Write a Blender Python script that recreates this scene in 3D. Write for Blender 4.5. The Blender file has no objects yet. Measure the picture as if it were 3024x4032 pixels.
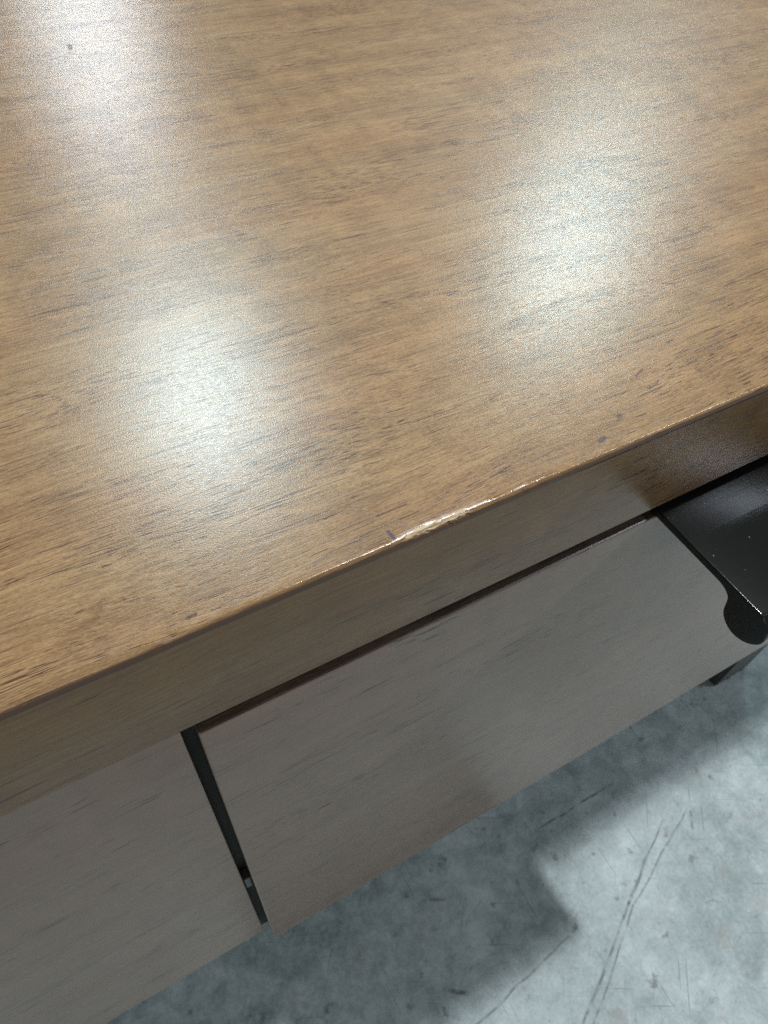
import bpy, bmesh, math, random
from mathutils import Matrix, Vector, noise

random.seed(4)
S = bpy.context.scene
COL = S.collection
TOP = 0.75                                   # height of the desktop above the floor

# ------------------------------------------------------------------ camera
cam = bpy.data.objects.new('camera', bpy.data.cameras.new('camera'))
COL.objects.link(cam)
CAMM = [[0.8710841, 0.3545676, -0.3398447], [-0.4886415, 0.6953004, -0.527055], [0.0494175, 0.6251714, 0.7789215]]
CAMC = [-0.00372, -0.11695, 0.19213]
m4 = Matrix(CAMM).to_4x4()
m4.translation = Vector((CAMC[0], CAMC[1], CAMC[2] + TOP))
cam.matrix_world = m4
cam.data.sensor_fit = 'VERTICAL'
cam.data.sensor_height = 36.0
cam.data.sensor_width = 27.0
cam.data.lens = 25.9801
cam.data.clip_start = 0.01
cam.data.clip_end = 100
cam.data.dof.use_dof = True
cam.data.dof.focus_distance = 0.235
cam.data.dof.aperture_fstop = 44.0
S.camera = cam

# ------------------------------------------------------------------ world, lamps, exposure
S.view_settings.view_transform = 'Standard'
S.view_settings.look = 'None'
S.view_settings.exposure = 0.0
S.view_settings.gamma = 1.0
# keep the fine grain of wood and concrete: no smoothing of the finished picture
S.cycles.use_denoising = False
S.cycles.sample_clamp_indirect = 0.8
S.cycles.max_bounces = 6
W = bpy.data.worlds.new('World')
S.world = W
W.use_nodes = True
bg = W.node_tree.nodes['Background']
bg.inputs[0].default_value = (0.90, 0.98, 0.96, 1)
bg.inputs[1].default_value = 0.145


def area_lamp(name, loc, target, size, power, color=(0.93, 1.0, 1.04)):
    l = bpy.data.lights.new(name, 'AREA')
    l.shape = 'RECTANGLE'
    l.size, l.size_y = size
    l.energy = power
    l.color = color
    o = bpy.data.objects.new(name, l)
    COL.objects.link(o)
    o.location = loc
    d = Vector(target) - Vector(loc)
    o.rotation_euler = d.to_track_quat('-Z', 'Y').to_euler()
    return o


# the twin lamp over the desk that throws the desk's and the tray's shadow on the floor
for dy in (-0.055, 0.055):
    area_lamp('ceiling_lamp', (1.72, 0.24 + dy, 5.0), (0.3, dy, 0.3), (0.17, 0.09), 126, (0.95, 1.0, 1.02))
# the lamps farther back whose reflections lie on the varnish
area_lamp('ceiling_lamp', (1.04, 4.25, 4.75), (0.05, 0.1, 0.75), (0.5, 0.6), 118, (0.74, 0.98, 1.04))
area_lamp('ceiling_lamp', (4.95, 4.60, 4.75), (0.26, 0.12, 0.75), (0.9, 0.8), 86, (0.72, 0.98, 1.03))
area_lamp('ceiling_lamp', (2.10, 10.9, 4.75), (0.10, 0.47, 0.75), (1.1, 1.4), 74, (0.85, 0.98, 1.08))
# added dim panel around the right-hand lamp, for the lit ceiling's haze on the varnish
wash = area_lamp('ceiling_wash', (6.5, 6.8, 5.3), (6.5, 6.8, 0.0), (4.6, 4.6), 75)
wash.rotation_euler = (0, 0, math.radians(36))
# added fill light behind the camera, lifting the floor shadow and the fronts
area_lamp('front_fill', (-1.2, -6.0, 4.0), (0.2, 0.0, 0.4), (4.0, 3.0), 80, (0.96, 1.0, 0.95))
# the lamp in front of the desk on the right, mirrored by the tray and the slab
area_lamp('ceiling_lamp', (4.5, -2.0, 5.0), (0.25, 0.0, 0.7), (0.9, 0.5), 105, (0.84, 0.95, 1.08))

# ------------------------------------------------------------------ node helpers


class NT:
    def __init__(self, name):
        self.mat = bpy.data.materials.new(name)
        self.mat.use_nodes = True
        self.t = self.mat.node_tree
        self.bsdf = self.t.nodes['Principled BSDF']

    def n(self, typ, **kw):
        x = self.t.nodes.new(typ)
        for k, v in kw.items():
            setattr(x, k, v)
        return x

    def link(self, a, b):
        self.t.links.new(a, b)

    def put(self, sock, v):
        if hasattr(v, 'is_output'):
            self.link(v, sock)
        else:
            sock.default_value = v

    def math(self, op, a, b=0.0, c=0.0, clamp=False):
        x = self.n('ShaderNodeMath', operation=op, use_clamp=clamp)
        self.put(x.inputs[0], a)
        self.put(x.inputs[1], b)
        self.put(x.inputs[2], c)
        return x.outputs[0]

    def vec(self, op, a, b=(0, 0, 0), out=0):
        x = self.n('ShaderNodeVectorMath', operation=op)
        self.put(x.inputs[0], a)
        if op == 'SCALE':
            self.put(x.inputs[3], b)
        else:
            self.put(x.inputs[1], b)
        return x.outputs[out]

    def noise(self, v, scale, detail=2.0, rough=0.5, dist=0.0):
        x = self.n('ShaderNodeTexNoise')
        self.link(v, x.inputs['Vector'])
        x.inputs['Scale'].default_value = scale
        x.inputs['Detail'].default_value = detail
        x.inputs['Roughness'].default_value = rough
        x.inputs['Distortion'].default_value = dist
        return x.outputs['Fac']

    def ramp(self, f, lo, hi, a=0.0, b=1.0):
        x = self.n('ShaderNodeMapRange', interpolation_type='SMOOTHSTEP')
        self.put(x.inputs[0], f)
        for i, v in enumerate((lo, hi, a, b)):
            self.put(x.inputs[i + 1], v)
        return x.outputs[0]

    def mix(self, f, a, b, mode='MIX'):
        x = self.n('ShaderNodeMix', data_type='RGBA', blend_type=mode)
        self.put(x.inputs[0], f)
        for i, v in ((6, a), (7, b)):
            if not hasattr(v, 'is_output') and len(v) == 3:
                v = (*v, 1)
            self.put(x.inputs[i], v)
        return x.outputs[2]

    def coord(self):
        return self.n('ShaderNodeTexCoord').outputs['Object']

    def mapped(self, v, scale, loc=(0, 0, 0)):
        x = self.n('ShaderNodeMapping')
        self.link(v, x.inputs['Vector'])
        x.inputs['Scale'].default_value = scale
        x.inputs['Location'].default_value = loc
        return x.outputs[0]

    def seg(self, p, a, b, w, soft):
        """1 on the segment a-b (a worn mark on the surface), falling to 0 beyond width w."""
        a, b = Vector(a), Vector(b)
        d = b - a
        pa = self.vec('SUBTRACT', p, tuple(a))
        h = self.math('MULTIPLY', self.vec('DOT_PRODUCT', pa, tuple(d), out=1), 1.0 / d.length_squared, clamp=True)
        x = self.n('ShaderNodeVectorMath', operation='SCALE')
        x.inputs[0].default_value = d
        self.link(h, x.inputs[3])
        q = self.vec('SUBTRACT', pa, x.outputs[0])
        return self.ramp(self.vec('LENGTH', q, out=1), w, w + soft, 1.0, 0.0)

    def bump(self, h, strength, dist, normal=None):
        x = self.n('ShaderNodeBump')
        x.inputs['Strength'].default_value = strength
        x.inputs['Distance'].default_value = dist
        self.link(h, x.inputs['Height'])
        if normal:
            self.link(normal, x.inputs['Normal'])
        return x.outputs[0]


def wood(name, light, dark, pore_col, rough, marks=(), pore_amt=0.8, seed=0.0, peel=0.30, fine=1.0, relief=0.12, edge=False, spec=0.5, long_pores=False):
    k = NT(name)
    k.bsdf.inputs['Specular IOR Level'].default_value = spec
    p = k.coord()
    # slow wander of the grain
    wob = k.noise(k.mapped(p, (6, 14, 14), (seed, 0, 0)), 1.0, 1.0)
    off = k.n('ShaderNodeCombineXYZ')
    w2 = k.math('MULTIPLY', k.math('SUBTRACT', wob, 0.5), 0.022)
    k.link(w2, off.inputs[1])
    k.link(w2, off.inputs[2])
    g = k.vec('ADD', p, off.outputs[0])
    # broad bands, figure, fibres, pores
    band = k.noise(k.mapped(g, (5, 75, 75), (seed, seed, 0)), 1.0, 3.0, 0.6)
    fig = k.noise(k.mapped(g, (42, 34, 34), (0, seed, 2)), 1.0, 3.0, 0.55, 0.6)
    fib = k.noise(k.mapped(g, (42, 2100, 2100), (0, seed, 1)), 1.0, 2.0, 0.6)
    fib2 = k.noise(k.mapped(g, (20, 560, 560), (5, seed, 2)), 1.0, 3.0, 0.6)
    fleck = k.noise(k.mapped(g, (600, 2500, 2500), (seed, 3, 1)), 1.0, 3.0, 0.7)
    pore = k.noise(k.mapped(g, (75, 2700, 2700), (seed, 7, 4)), 1.0, 0.0)
    pore2 = k.noise(k.mapped(g, (48, 2000, 2000), (seed, 1, 9)), 1.0, 1.0, 0.4)
    dens = k.noise(k.mapped(g, (9, 60, 60), (2, seed, 5)), 1.0, 2.0, 0.5)
    dlo = k.ramp(dens, 0.35, 0.68, 0.735, 0.612)
    pm = k.ramp(k.math('SUBTRACT', pore, dlo), 0.0, 0.07)
    pm2 = k.ramp(k.math('SUBTRACT', pore2, k.math('ADD', dlo, 0.045)), 0.0, 0.05)
    pm = k.math('MAXIMUM', pm, pm2)
    pore3 = k.noise(k.mapped(g, (22, 900, 900), (seed, 8, 2)), 1.0, 1.0, 0.4)
    pm3 = k.ramp(k.math('SUBTRACT', pore3, k.math('ADD', dlo, 0.012)), 0.0, 0.06)
    pm = k.math('MAXIMUM', pm, k.math('MULTIPLY', pm3, 0.75))
    if long_pores:
        lp = k.noise(k.mapped(g, (34, 900, 900), (seed, 4, 6)), 1.0, 1.0, 0.4)
        pm = k.math('MAXIMUM', k.math('MULTIPLY', pm, 0.3), k.ramp(k.math('SUBTRACT', lp, k.math('ADD', dlo, -0.008)), 0.0, 0.06))
    t = k.math('MULTIPLY_ADD', k.math('SUBTRACT', band, 0.5), 0.8, 0.5)
    t = k.math('MULTIPLY_ADD', k.math('SUBTRACT', fig, 0.5), 0.7, t)
    t = k.math('MULTIPLY_ADD', k.math('SUBTRACT', fib, 0.5), 1.7 * fine, t)
    t = k.math('MULTIPLY_ADD', k.math('SUBTRACT', fib2, 0.5), 1.0 * fine, t)
    t = k.math('MULTIPLY_ADD', k.math('SUBTRACT', fleck, 0.5), 1.5 * fine, t)
    cross = k.noise(k.mapped(p, (75, 20, 20), (seed, 2, 8)), 1.0, 2.0, 0.5)
    cmask = k.ramp(k.noise(k.mapped(p, (9, 9, 9), (1, seed, 3)), 1.0, 1.0), 0.42, 0.62)
    t = k.math('MULTIPLY_ADD', k.math('MULTIPLY', k.math('SUBTRACT', cross, 0.5), cmask), 0.75, t, clamp=True)
    c = k.mix(t, dark, light)
    hue = k.ramp(k.noise(k.mapped(g, (7, 28, 28), (seed, 11, 3)), 1.0, 2.0), 0.42, 0.66)
    c = k.mix(k.math('MULTIPLY', hue, 0.30), c, k.mix(1.0, c, (0.98, 0.78, 0.66), 'MULTIPLY'))
    c = k.mix(k.math('MULTIPLY', pm, pore_amt), c, pore_col)
    if edge:
        # darker colour down the eased arris, bare wood where it is chipped (both stored per vertex)
        st = k.n('ShaderNodeAttribute', attribute_name='arris_tone').outputs['Fac']
        ba = k.n('ShaderNodeAttribute', attribute_name='bare').outputs['Fac']
        sn = k.noise(k.mapped(p, (160, 900, 900)), 1.0, 3.0, 0.6)
        st = k.ramp(k.math('MULTIPLY_ADD', k.math('SUBTRACT', sn, 0.5), 0.5, st), 0.25, 0.75)
        c = k.mix(st, c, (0.080, 0.038, 0.021))
        bn = k.noise(k.mapped(p, (170, 1900, 1900)), 1.0, 4.0, 0.65)
        ba = k.ramp(k.math('MULTIPLY_ADD', k.math('SUBTRACT', bn, 0.5), 0.9, ba), 0.36, 0.60)
        rawc = k.mix(k.ramp(bn, 0.35, 0.65), (0.24, 0.15, 0.07), (0.55, 0.45, 0.29))
        c = k.mix(ba, c, rawc)
    jit = k.noise(p, 1900, 2.0, 0.6)
    dull = None
    for (a, b, w, soft, col, amt) in marks:
        a = (a[0], a[1], a[2]); b = (b[0], b[1], b[2])
        mk = k.seg(p, a, b, w, soft)
        mk = k.math('MULTIPLY', mk, k.ramp(jit, 0.34, 0.50, 0.3, 1.0))
        c = k.mix(k.math('MULTIPLY', mk, amt), c, col)
        dull = mk if dull is None else k.math('MAXIMUM', dull, mk)
    k.link(c, k.bsdf.inputs['Base Color'])
    rg = k.ramp(fleck, 0.3, 0.7, rough - 0.04, rough + 0.06)
    if edge:
        po = k.n('ShaderNodeAttribute', attribute_name='polish').outputs['Fac']
        rg = k.math('MULTIPLY_ADD', po, -0.10, k.math('MULTIPLY_ADD', ba, 0.50, rg))
        k.put(k.bsdf.inputs['Specular IOR Level'], k.math('MULTIPLY', 0.5, k.math('SUBTRACT', 1.0, k.math('MULTIPLY', k.math('MAXIMUM', ba, dull), 0.85))))
    k.put(k.bsdf.inputs['Roughness'], rg)
    h = k.math('MULTIPLY', pm, -0.18)
    h = k.math('MULTIPLY_ADD', fib, relief, h)
    peel_n = k.noise(p, 1900, 2.0, 0.6)
    h = k.math('MULTIPLY_ADD', peel_n, 1.0, h)
    k.link(k.bump(h, peel, 0.00016), k.bsdf.inputs['Normal'])
    return k.mat


Z = TOP
GREY = (0.055, 0.06, 0.085)
TM = [  # scuffs on the top: from, to, width, softness, colour, amount
    ((0.0773, 0.0052, Z), (0.0777, 0.0016, Z), 0.0004, 0.0006, GREY, 0.85),
    ((0.0834, 0.0056, Z), (0.0838, 0.0036, Z), 0.0003, 0.0006, (0.16, 0.15, 0.15), 0.6),
    ((0.0770, 0.0126, Z), (0.0885, 0.0126, Z), 0.0001, 0.0005, (0.07, 0.045, 0.05), 0.8),
    ((0.0835, 0.0078, Z), (0.0905, 0.0080, Z), 0.0001, 0.0004, (0.09, 0.055, 0.04), 0.8),
    ((0.1209, 0.0097, Z), (0.1266, 0.0101, Z), 0.0001, 0.0005, (0.07, 0.05, 0.06), 0.8),
    ((0.1676, 0.0060, Z), (0.1700, 0.0066, Z), 0.0005, 0.0009, GREY, 0.75),
    ((0.1826, 0.0126, Z), (0.1838, 0.0132, Z), 0.0005, 0.0010, GREY, 0.6),
    ((0.0868, 0.4340, Z), (0.0878, 0.4400, Z), 0.0011, 0.0010, (0.04, 0.03, 0.025), 0.9),
    ((0.0088, 0.0044, Z), (0.0112, 0.0046, Z), 0.0003, 0.0007, (0.05, 0.04, 0.045), 0.8),
    ((0.2050, 0.0282, Z), (0.2100, 0.0300, Z), 0.0002, 0.0006, (0.10, 0.05, 0.07), 0.7),
    ((0.2040, 0.0205, Z), (0.2107, 0.0202, Z), 0.0001, 0.0005, (0.09, 0.06, 0.07), 0.7),
]
LIGHT, DARK, PORE = (0.290, 0.176, 0.084), (0.135, 0.075, 0.034), (0.052, 0.021, 0.013)
M_TOP = wood('varnished_wood', LIGHT, DARK, PORE, 0.255, TM, 0.88, edge=True)
M_FRONT = wood('varnished_front_wood', (0.255, 0.174, 0.130), (0.175, 0.116, 0.086), (0.030, 0.018, 0.013), 0.30, (), 0.8, 3.3, 0.16, 0.45, spec=0.5, long_pores=True)
M_EDGE = wood('dark_edge_wood', (0.095, 0.062, 0.044), (0.032, 0.022, 0.017), (0.015, 0.010, 0.008), 0.32, (), 0.6, 1.7, 0.2)
M_SLAB = wood('varnished_slab_edge', (0.235, 0.138, 0.066), (0.125, 0.070, 0.033), (0.026, 0.015, 0.011), 0.30,
               [((0.2276, 0, Z - 0.0455), (0.2219, 0, Z - 0.0600), 0.0002, 0.0004, (0.06, 0.04, 0.03), 0.8),
                ((0.2246, 0, Z - 0.0470), (0.2189, 0, Z - 0.0600), 0.0001, 0.0004, (0.06, 0.04, 0.03), 0.5)],
               0.7, 8.3, 0.40, 0.9, relief=0.5, spec=0.32, long_pores=True)

def dark_mat(name, col, rough, specks=True):
    k = NT(name)
    p = k.coord()
    g = k.noise(k.mapped(p, (25, 420, 420)), 1.0, 3.0, 0.6)
    c = k.mix(g, tuple(x * 0.7 for x in col), tuple(x * 1.3 for x in col))
    if specks:
        sp = k.ramp(k.noise(p, 1100, 0.0), 0.885, 0.90)
        c = k.mix(k.math('MULTIPLY', sp, 0.6), c, (0.5, 0.5, 0.5))
    k.link(c, k.bsdf.inputs['Base Color'])
    k.bsdf.inputs['Roughness'].default_value = rough
    k.bsdf.inputs['Specular IOR Level'].default_value = 0.5 if rough < 0.5 else 0.2
    h = k.math('MULTIPLY_ADD', k.noise(p, 260, 1.0), 0.5, g)
    k.link(k.bump(h, 0.10, 0.0003), k.bsdf.inputs['Normal'])
    return k.mat


M_TRAY = dark_mat('black_lacquer', (0.0045, 0.0045, 0.0045), 0.13)
M_TRAYSIDE = dark_mat('black_lacquer_end', (0.006, 0.006, 0.005), 0.38, False)
M_DARK = dark_mat('dark_carcass', (0.013, 0.013, 0.012), 0.6, False)  # near-black base deepens the shade in the gaps
M_LEG = dark_mat('dark_leg', (0.050, 0.050, 0.052), 0.35, False)
M_METAL = dark_mat('grey_bracket', (0.032, 0.033, 0.033), 0.35, False)


def concrete():
    k = NT('worn_concrete')
    p = k.coord()
    big = k.noise(p, 7, 5.0, 0.6)
    mid = k.noise(p, 38, 6.0, 0.62, 0.4)
    fin = k.noise(p, 220, 4.0, 0.65)
    t = k.math('MULTIPLY_ADD', k.math('SUBTRACT', big, 0.5), 1.5, 0.5)
    t = k.math('MULTIPLY_ADD', k.math('SUBTRACT', mid, 0.5), 1.8, t)
    t = k.math('MULTIPLY_ADD', k.math('SUBTRACT', fin, 0.5), 0.8, t, clamp=True)
    c = k.mix(t, (0.150, 0.195, 0.190), (0.445, 0.500, 0.505))
    warm = k.ramp(k.noise(p, 19, 3.0, 0.6), 0.58, 0.75)
    c = k.mix(k.math('MULTIPLY', warm, 0.45), c, (0.20, 0.17, 0.15))
    dk = k.ramp(k.noise(k.mapped(p, (1, 1, 1), (3.1, 1.7, 0)), 46, 4.0, 0.6), 0.60, 0.72)
    c = k.mix(k.math('MULTIPLY', dk, 0.65), c, (0.085, 0.085, 0.085))
    # faint random scratches
    for ang, sc, th in ((0.5, 30, 0.70), (-0.9, 26, 0.71), (1.6, 34, 0.71)):
        r = k.n('ShaderNodeMapping')
        k.link(p, r.inputs['Vector'])
        r.inputs['Rotation'].default_value = (0, 0, ang)
        s = k.noise(k.mapped(r.outputs[0], (sc * 0.35, sc * 14, 1)), 1.0, 1.0)
        c = k.mix(k.math('MULTIPLY', k.ramp(s, th, th + 0.06), 0.5), c, (0.10, 0.105, 0.11))
    pit = k.ramp(k.noise(p, 330, 1.0), 0.70, 0.78)
    c = k.mix(k.math('MULTIPLY', pit, 0.5), c, (0.12, 0.125, 0.125))
    grit = k.noise(p, 900, 2.0, 0.7)
    c = k.mix(k.ramp(grit, 0.3, 0.7), k.mix(1.0, c, (0.84, 0.84, 0.84), 'MULTIPLY'), c)
    jit = k.noise(p, 75, 3.0, 0.6)
    wob = k.n('ShaderNodeTexNoise')
    k.link(p, wob.inputs['Vector'])
    wob.inputs['Scale'].default_value = 25
    pw = k.vec('ADD', p, k.vec('SCALE', k.vec('SUBTRACT', wob.outputs['Color'], (0.5, 0.5, 0.5)), 0.006))
    D = (0.06, 0.065, 0.07)
    for (a, b, w, soft, amt) in [
            ((0.479, -0.069), (0.424, -0.094), .0005, .0022, .7), ((0.424, -0.094), (0.377, -0.120), .0009, .0028, .85),
            ((0.377, -0.120), (0.265, -0.179), .0007, .0025, .8), ((0.265, -0.179), (0.10, -0.27), .0006, .0025, .7),
            ((0.513, -0.072), (0.379, -0.125), .0004, .002, .6), ((0.379, -0.125), (0.270, -0.187), .0004, .002, .7),
            ((0.270, -0.187), (0.10, -0.29), .0004, .002, .6),
            ((0.293, -0.113), (0.238, -0.120), .0004, .002, .6), ((0.238, -0.120), (0.10, -0.137), .0005, .002, .7),
            ((0.452, -0.003), (0.404, -0.002), .0006, .002, .8), ((0.404, -0.002), (0.334, -0.002), .0004, .002, .85),
            ((0.161, -0.102), (0.142, -0.086), .001, .003, .9), ((0.515, -0.077), (0.502, -0.093), .0008, .003, .7),
            ((0.206, 0.021), (0.212, 0.024), .002, .004, .85), ((0.188, -0.013), (0.175, -0.006), .001, .003, .6),
            ((0.452, -0.239), (0.462, -0.235), .006, .012, .35)]:
        mk = k.seg(pw, (*a, 0), (*b, 0), w * 0.8, soft * 0.8)
        mk = k.math('MULTIPLY', mk, k.ramp(jit, 0.35, 0.58, 0.2, 0.9))
        c = k.mix(k.math('MULTIPLY', mk, amt), c, D)
    k.link(c, k.bsdf.inputs['Base Color'])
    k.put(k.bsdf.inputs['Roughness'], k.ramp(mid, 0.3, 0.7, 0.55, 0.8))
    k.link(k.bump(k.math('MULTIPLY_ADD', fin, 0.5, mid), 0.25, 0.002), k.bsdf.inputs['Normal'])
    return k.mat


M_FLOOR = concrete()

# ------------------------------------------------------------------ floor
bm = bmesh.new()
bmesh.ops.create_grid(bm, x_segments=1, y_segments=1, size=14)
me = bpy.data.meshes.new('floor')
bm.to_mesh(me)
bm.free()
me.materials.append(M_FLOOR)
floor = bpy.data.objects.new('floor', me)
COL.objects.link(floor)
floor['kind'] = 'structure'
floor['label'] = 'grey worn concrete floor with scuffs and score lines'

# ------------------------------------------------------------------ the desk
desk = bpy.data.objects.new('desk', None)
COL.objects.link(desk)
desk.empty_display_size = 0.1
desk['label'] = 'brown wood desk with a chipped front edge and a dark pull-out tray'
desk['category'] = 'desk'


def part(name, bm, mats, parent=desk, smooth=True, label=None):
    me = bpy.data.meshes.new(name)
    bm.normal_update()
    bm.to_mesh(me)
    bm.free()
    for m in (mats if isinstance(mats, (list, tuple)) else [mats]):
        me.materials.append(m)
    if smooth:
        me.polygons.foreach_set('use_smooth', [True] * len(me.polygons))
    o = bpy.data.objects.new(name, me)
    COL.objects.link(o)
    o.parent = parent
    if label:
        o['label'] = label
    return o


def box(x0, x1, y0, y1, z0, z1, bevel=0.0, seg=2):
    """heights are measured down from the desktop's upper face"""
    b = bmesh.new()
    bmesh.ops.create_cube(b, size=1)
    for v in b.verts:
        v.co = Vector((x0 + (v.co.x + .5) * (x1 - x0), y0 + (v.co.y + .5) * (y1 - y0), TOP + z0 + (v.co.z + .5) * (z1 - z0)))
    if bevel:
        bmesh.ops.bevel(b, geom=b.edges[:], offset=bevel, segments=seg, affect='EDGES', profile=0.5)
        for f in b.faces:
            f.smooth = False
    return b


# --- desktop: a thick slab, its front edge eased, worn and chipped
X0, X1, YB, TH = -0.62, 0.95, 0.80, 0.060


def chip_amount(x):
    """wear everywhere along the edge, and how far it is broken away at x (metres)"""
    nz = lambda f, o: noise.noise(Vector((x * f, o, 0)))
    wear = 0.00008 * nz(110, 1.3) + 0.00008 * nz(420, 4.1)
    big = 0.0
    for c0, c1, r0, r1, d in ((0.0745, 0.124, 0.014, 0.034, 0.0009), (0.118, 0.150, 0.010, 0.030, 0.0003),
                              (-0.006, 0.006, 0.006, 0.006, 0.0003)):
        if c0 < x < c1:
            e = min(1, (x - c0) / r0) * min(1, (c1 - x) / r1)
            big += e * e * (3 - 2 * e) * d * (1 + 0.35 * nz(130, 7.0) + 0.2 * nz(480, 3.0))
    return wear, max(0.0, big)


xs = []
x = X0
while x < X1:
    xs.append(x)
    x += 0.0005 if -0.10 < x < 0.36 else 0.02
xs.append(X1)
bm = bmesh.new()
LS = bm.verts.layers.float.new('arris_tone')
LB = bm.verts.layers.float.new('bare')
LP = bm.verts.layers.float.new('polish')
rows = []
NA = 14
for x in xs:
    wear, big = chip_amount(x)
    w = wear + big
    prof = [(YB, -TH, 0, 0), (YB, 0.0, 0, 0), (0.05, 0.0, 0, 0), (0.012, 0.0, 0, 0), (0.007, 0.0, 0, 0), (0.0034, 0.0, 0, 0), (0.0020, -0.2 * big, 0, 0.42 * min(1, big / 0.0008))]
    for i in range(NA + 1):
        q = i / NA
        a = math.pi / 2 * q
        yy = 0.0009 - 0.0015 * math.sin(a)
        zz = -0.0036 * (1 - math.cos(a)) ** 0.9
        bite = math.exp(-((q - 0.22) / 0.30) ** 2)      # the break bites hardest at the arris
        rgh = noise.noise(Vector((x * 420, q * 9, 2.2))) * 0.5 + noise.noise(Vector((x * 1100, q * 16, 5.2))) * 0.35
        rgh *= 0.00005 + 0.16 * min(big, 0.0012)
        yy += (w * 0.55 + rgh * 0.6) * bite
        zz -= (w * 0.75 + rgh) * bite
        notch = max(0.0, noise.noise(Vector((x * 260, 11.0, 0))) + 0.5 * noise.noise(Vector((x * 700, q * 5, 4.0))) - 0.05)
        notch *= 0.0022 * min(1.0, big / 0.0006) * math.exp(-((q - 0.50) / 0.20) ** 2)
        yy += notch
        zz -= notch * 0.3
        arris_tone = min(1.0, max(0.0, (q - 0.24) / 0.45))
        bare = min(1.0, max(0.0, big - 0.0002) / 0.0007) * max(0.0, 1 - ((q - 0.16) / 0.30) ** 2)
        prof.append((yy, zz, arris_tone, bare))
    prof += [(-0.0006, -0.02, 1, 0), (-0.0003, -TH + 0.0016, 1, 0), (0.0000, -TH + 0.0006, 1, 0), (0.0006, -TH + 0.0001, 1, 0), (0.0022, -TH, 1, 0)]
    row = []
    for y, z, st, ba in prof:
        v = bm.verts.new((x, y, TOP + z))
        v[LS] = st
        v[LB] = ba
        v[LP] = 1.0 if -0.0036 < z < 0.0 and big < 0.0002 else 0.0
        row.append(v)
    rows.append(row)
n = len(rows[0])
for a, b in zip(rows[:-1], rows[1:]):
    for i in range(n):
        j = (i + 1) % n
        f = bm.faces.new((a[i], b[i], b[j], a[j]))
        f.material_index = 0 if i < 7 + NA else 1
bm.faces.new(rows[0])
bm.faces.new(rows[-1][::-1])
bmesh.ops.recalc_face_normals(bm, faces=bm.faces[:])
top = part('desktop', bm, [M_TOP, M_SLAB])
for p_ in top.data.polygons:
    if abs(p_.normal.x) > 0.9 or len(p_.vertices) > 4:
        p_.use_smooth = False
try:
    top.data.set_sharp_from_angle(angle=math.radians(50))
except Exception:
    pass

# --- pedestal behind the fronts
part('carcass', box(-0.55, 0.640, 0.0235, 0.76, -0.449, -0.0712), M_DARK, smooth=False)
part('carcass', box(0.640, 0.90, 0.0235, 0.76, -0.449, -0.0602), M_DARK, smooth=False)
part('side_panel', box(-0.55, -0.0053, 0.003, 0.0230, -0.450, -0.0601, 0.0008), M_FRONT, smooth=False)
part('side_panel', box(0.667, 0.90, 0.003, 0.0230, -0.450, -0.0601, 0.0008), M_FRONT, smooth=False)
bm = box(0.0, 0.660, 0.0002, 0.0205, -0.486, -0.0690, 0.0010)
bm.normal_update()
for f in bm.faces:                                     # darker wood colour on the upper edge
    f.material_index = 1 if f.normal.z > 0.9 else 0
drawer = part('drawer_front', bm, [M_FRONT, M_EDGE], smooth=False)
part('gap_filler', box(-0.0052, -0.0001, 0.0105, 0.0228, -0.468, -0.0602), M_DARK, smooth=False)  # added dark filler strip, stands in for the shade inside the gap
part('drawer_slide', box(-0.0046, -0.0006, 0.0035, 0.0104, -0.314, -0.294, 0.0008), M_METAL, drawer, smooth=False)

# --- black pull-out tray: thin board with a hooked front lip, one profile along its length
def catmull(pts, k=6):
    out = []
    for i in range(len(pts) - 1):
        p0 = Vector(pts[max(0, i - 1)]); p1 = Vector(pts[i]); p2 = Vector(pts[i + 1]); p3 = Vector(pts[min(len(pts) - 1, i + 2)])
        for s in range(k):
            t = s / k
            out.append(0.5 * ((2 * p1) + (-p0 + p2) * t + (2 * p0 - 5 * p1 + 4 * p2 - p3) * t * t + (-p0 + 3 * p1 - 3 * p2 + p3) * t ** 3))
    out.append(Vector(pts[-1]))
    return out


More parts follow.
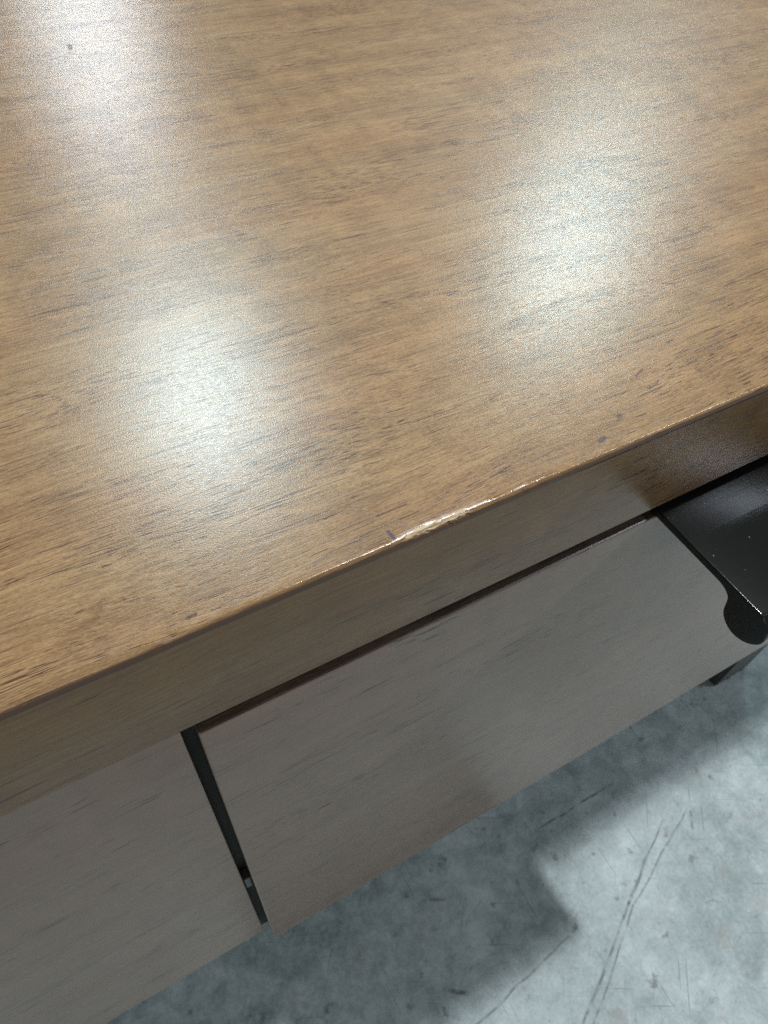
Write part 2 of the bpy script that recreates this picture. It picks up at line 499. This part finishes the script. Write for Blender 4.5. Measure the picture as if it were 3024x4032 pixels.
lip = catmull([(-0.0636, -0.0646), (-0.0662, -0.0674), (-0.0687, -0.0708), (-0.0695, -0.0751), (-0.0684, -0.0794), (-0.0645, -0.0836),
               (-0.0598, -0.0856), (-0.0556, -0.0854), (-0.0516, -0.0832), (-0.0489, -0.0796), (-0.0478, -0.0745), (-0.0467, -0.0711),
               (-0.0437, -0.0690), (-0.0400, -0.0682)])
prof = [Vector((0.022, -0.0681)), Vector((0.022, -0.0640)), Vector((-0.0612, -0.0640)), Vector((-0.0626, -0.0641))] + lip
XT0, XT1 = 0.2201, 0.500
bm = bmesh.new()
cut = []
RB = 0.0007
rings = [(XT0 + RB * (1 - math.cos(t)), RB * (1 - math.sin(t)) * 0.9) for t in [math.pi / 2 * i / 5 for i in range(6)]]
rings = [(x, i) for x, i in rings] + [(XT1 - 0.0006, 0.0), (XT1, 0.0005)]
for x, inset in rings:
    c_ = Vector((-0.02, -0.0640))
    cut.append([])
    for i, q in enumerate(prof):
        a_, b_ = prof[i - 1], prof[(i + 1) % len(prof)]
        t_ = (b_ - a_).normalized()
        nrm = Vector((-t_.y, t_.x))
        q2 = q + nrm * inset
        cut[-1].append(bm.verts.new((x, q2.x, TOP + q2.y)))
for a, b in zip(cut[:-1], cut[1:]):
    for i in range(len(a)):
        j = (i + 1) % len(a)
        bm.faces.new((a[i], a[j], b[j], b[i])).smooth = True
for ring, s in ((cut[0], 1), (cut[-1], -1)):
    f = bm.faces.new(ring[::s])
    f.material_index = 1
    f.smooth = False
bmesh.ops.recalc_face_normals(bm, faces=bm.faces[:])
tray = part('pull_out_tray', bm, [M_TRAY, M_TRAYSIDE], smooth=False, label='glossy black pull-out tray with a hooked front lip')
for p_ in tray.data.polygons:
    p_.use_smooth = len(p_.vertices) == 4
try:
    tray.data.set_sharp_from_angle(angle=math.radians(40))
except Exception:
    pass

# --- legs
def leg(x0, x1, y0, y1):
    b = bmesh.new()
    bmesh.ops.create_cube(b, size=1)
    cx, cy = (x0 + x1) / 2, (y0 + y1) / 2
    for v in b.verts:
        k_ = 1.0 if v.co.z < 0 else 1.12
        v.co = Vector((cx + v.co.x * (x1 - x0) * k_, cy + v.co.y * (y1 - y0) * k_, 0.0005 if v.co.z < 0 else TOP - 0.4495))
    bmesh.ops.bevel(b, geom=b.edges[:], offset=0.002, segments=2, affect='EDGES')
    return part('leg', b, M_LEG, smooth=False)


for lx, ly in ((0.668, 0.033), (-0.540, 0.033), (0.800, 0.66), (-0.540, 0.66)):
    leg(lx, lx + 0.060, ly, ly + 0.060)
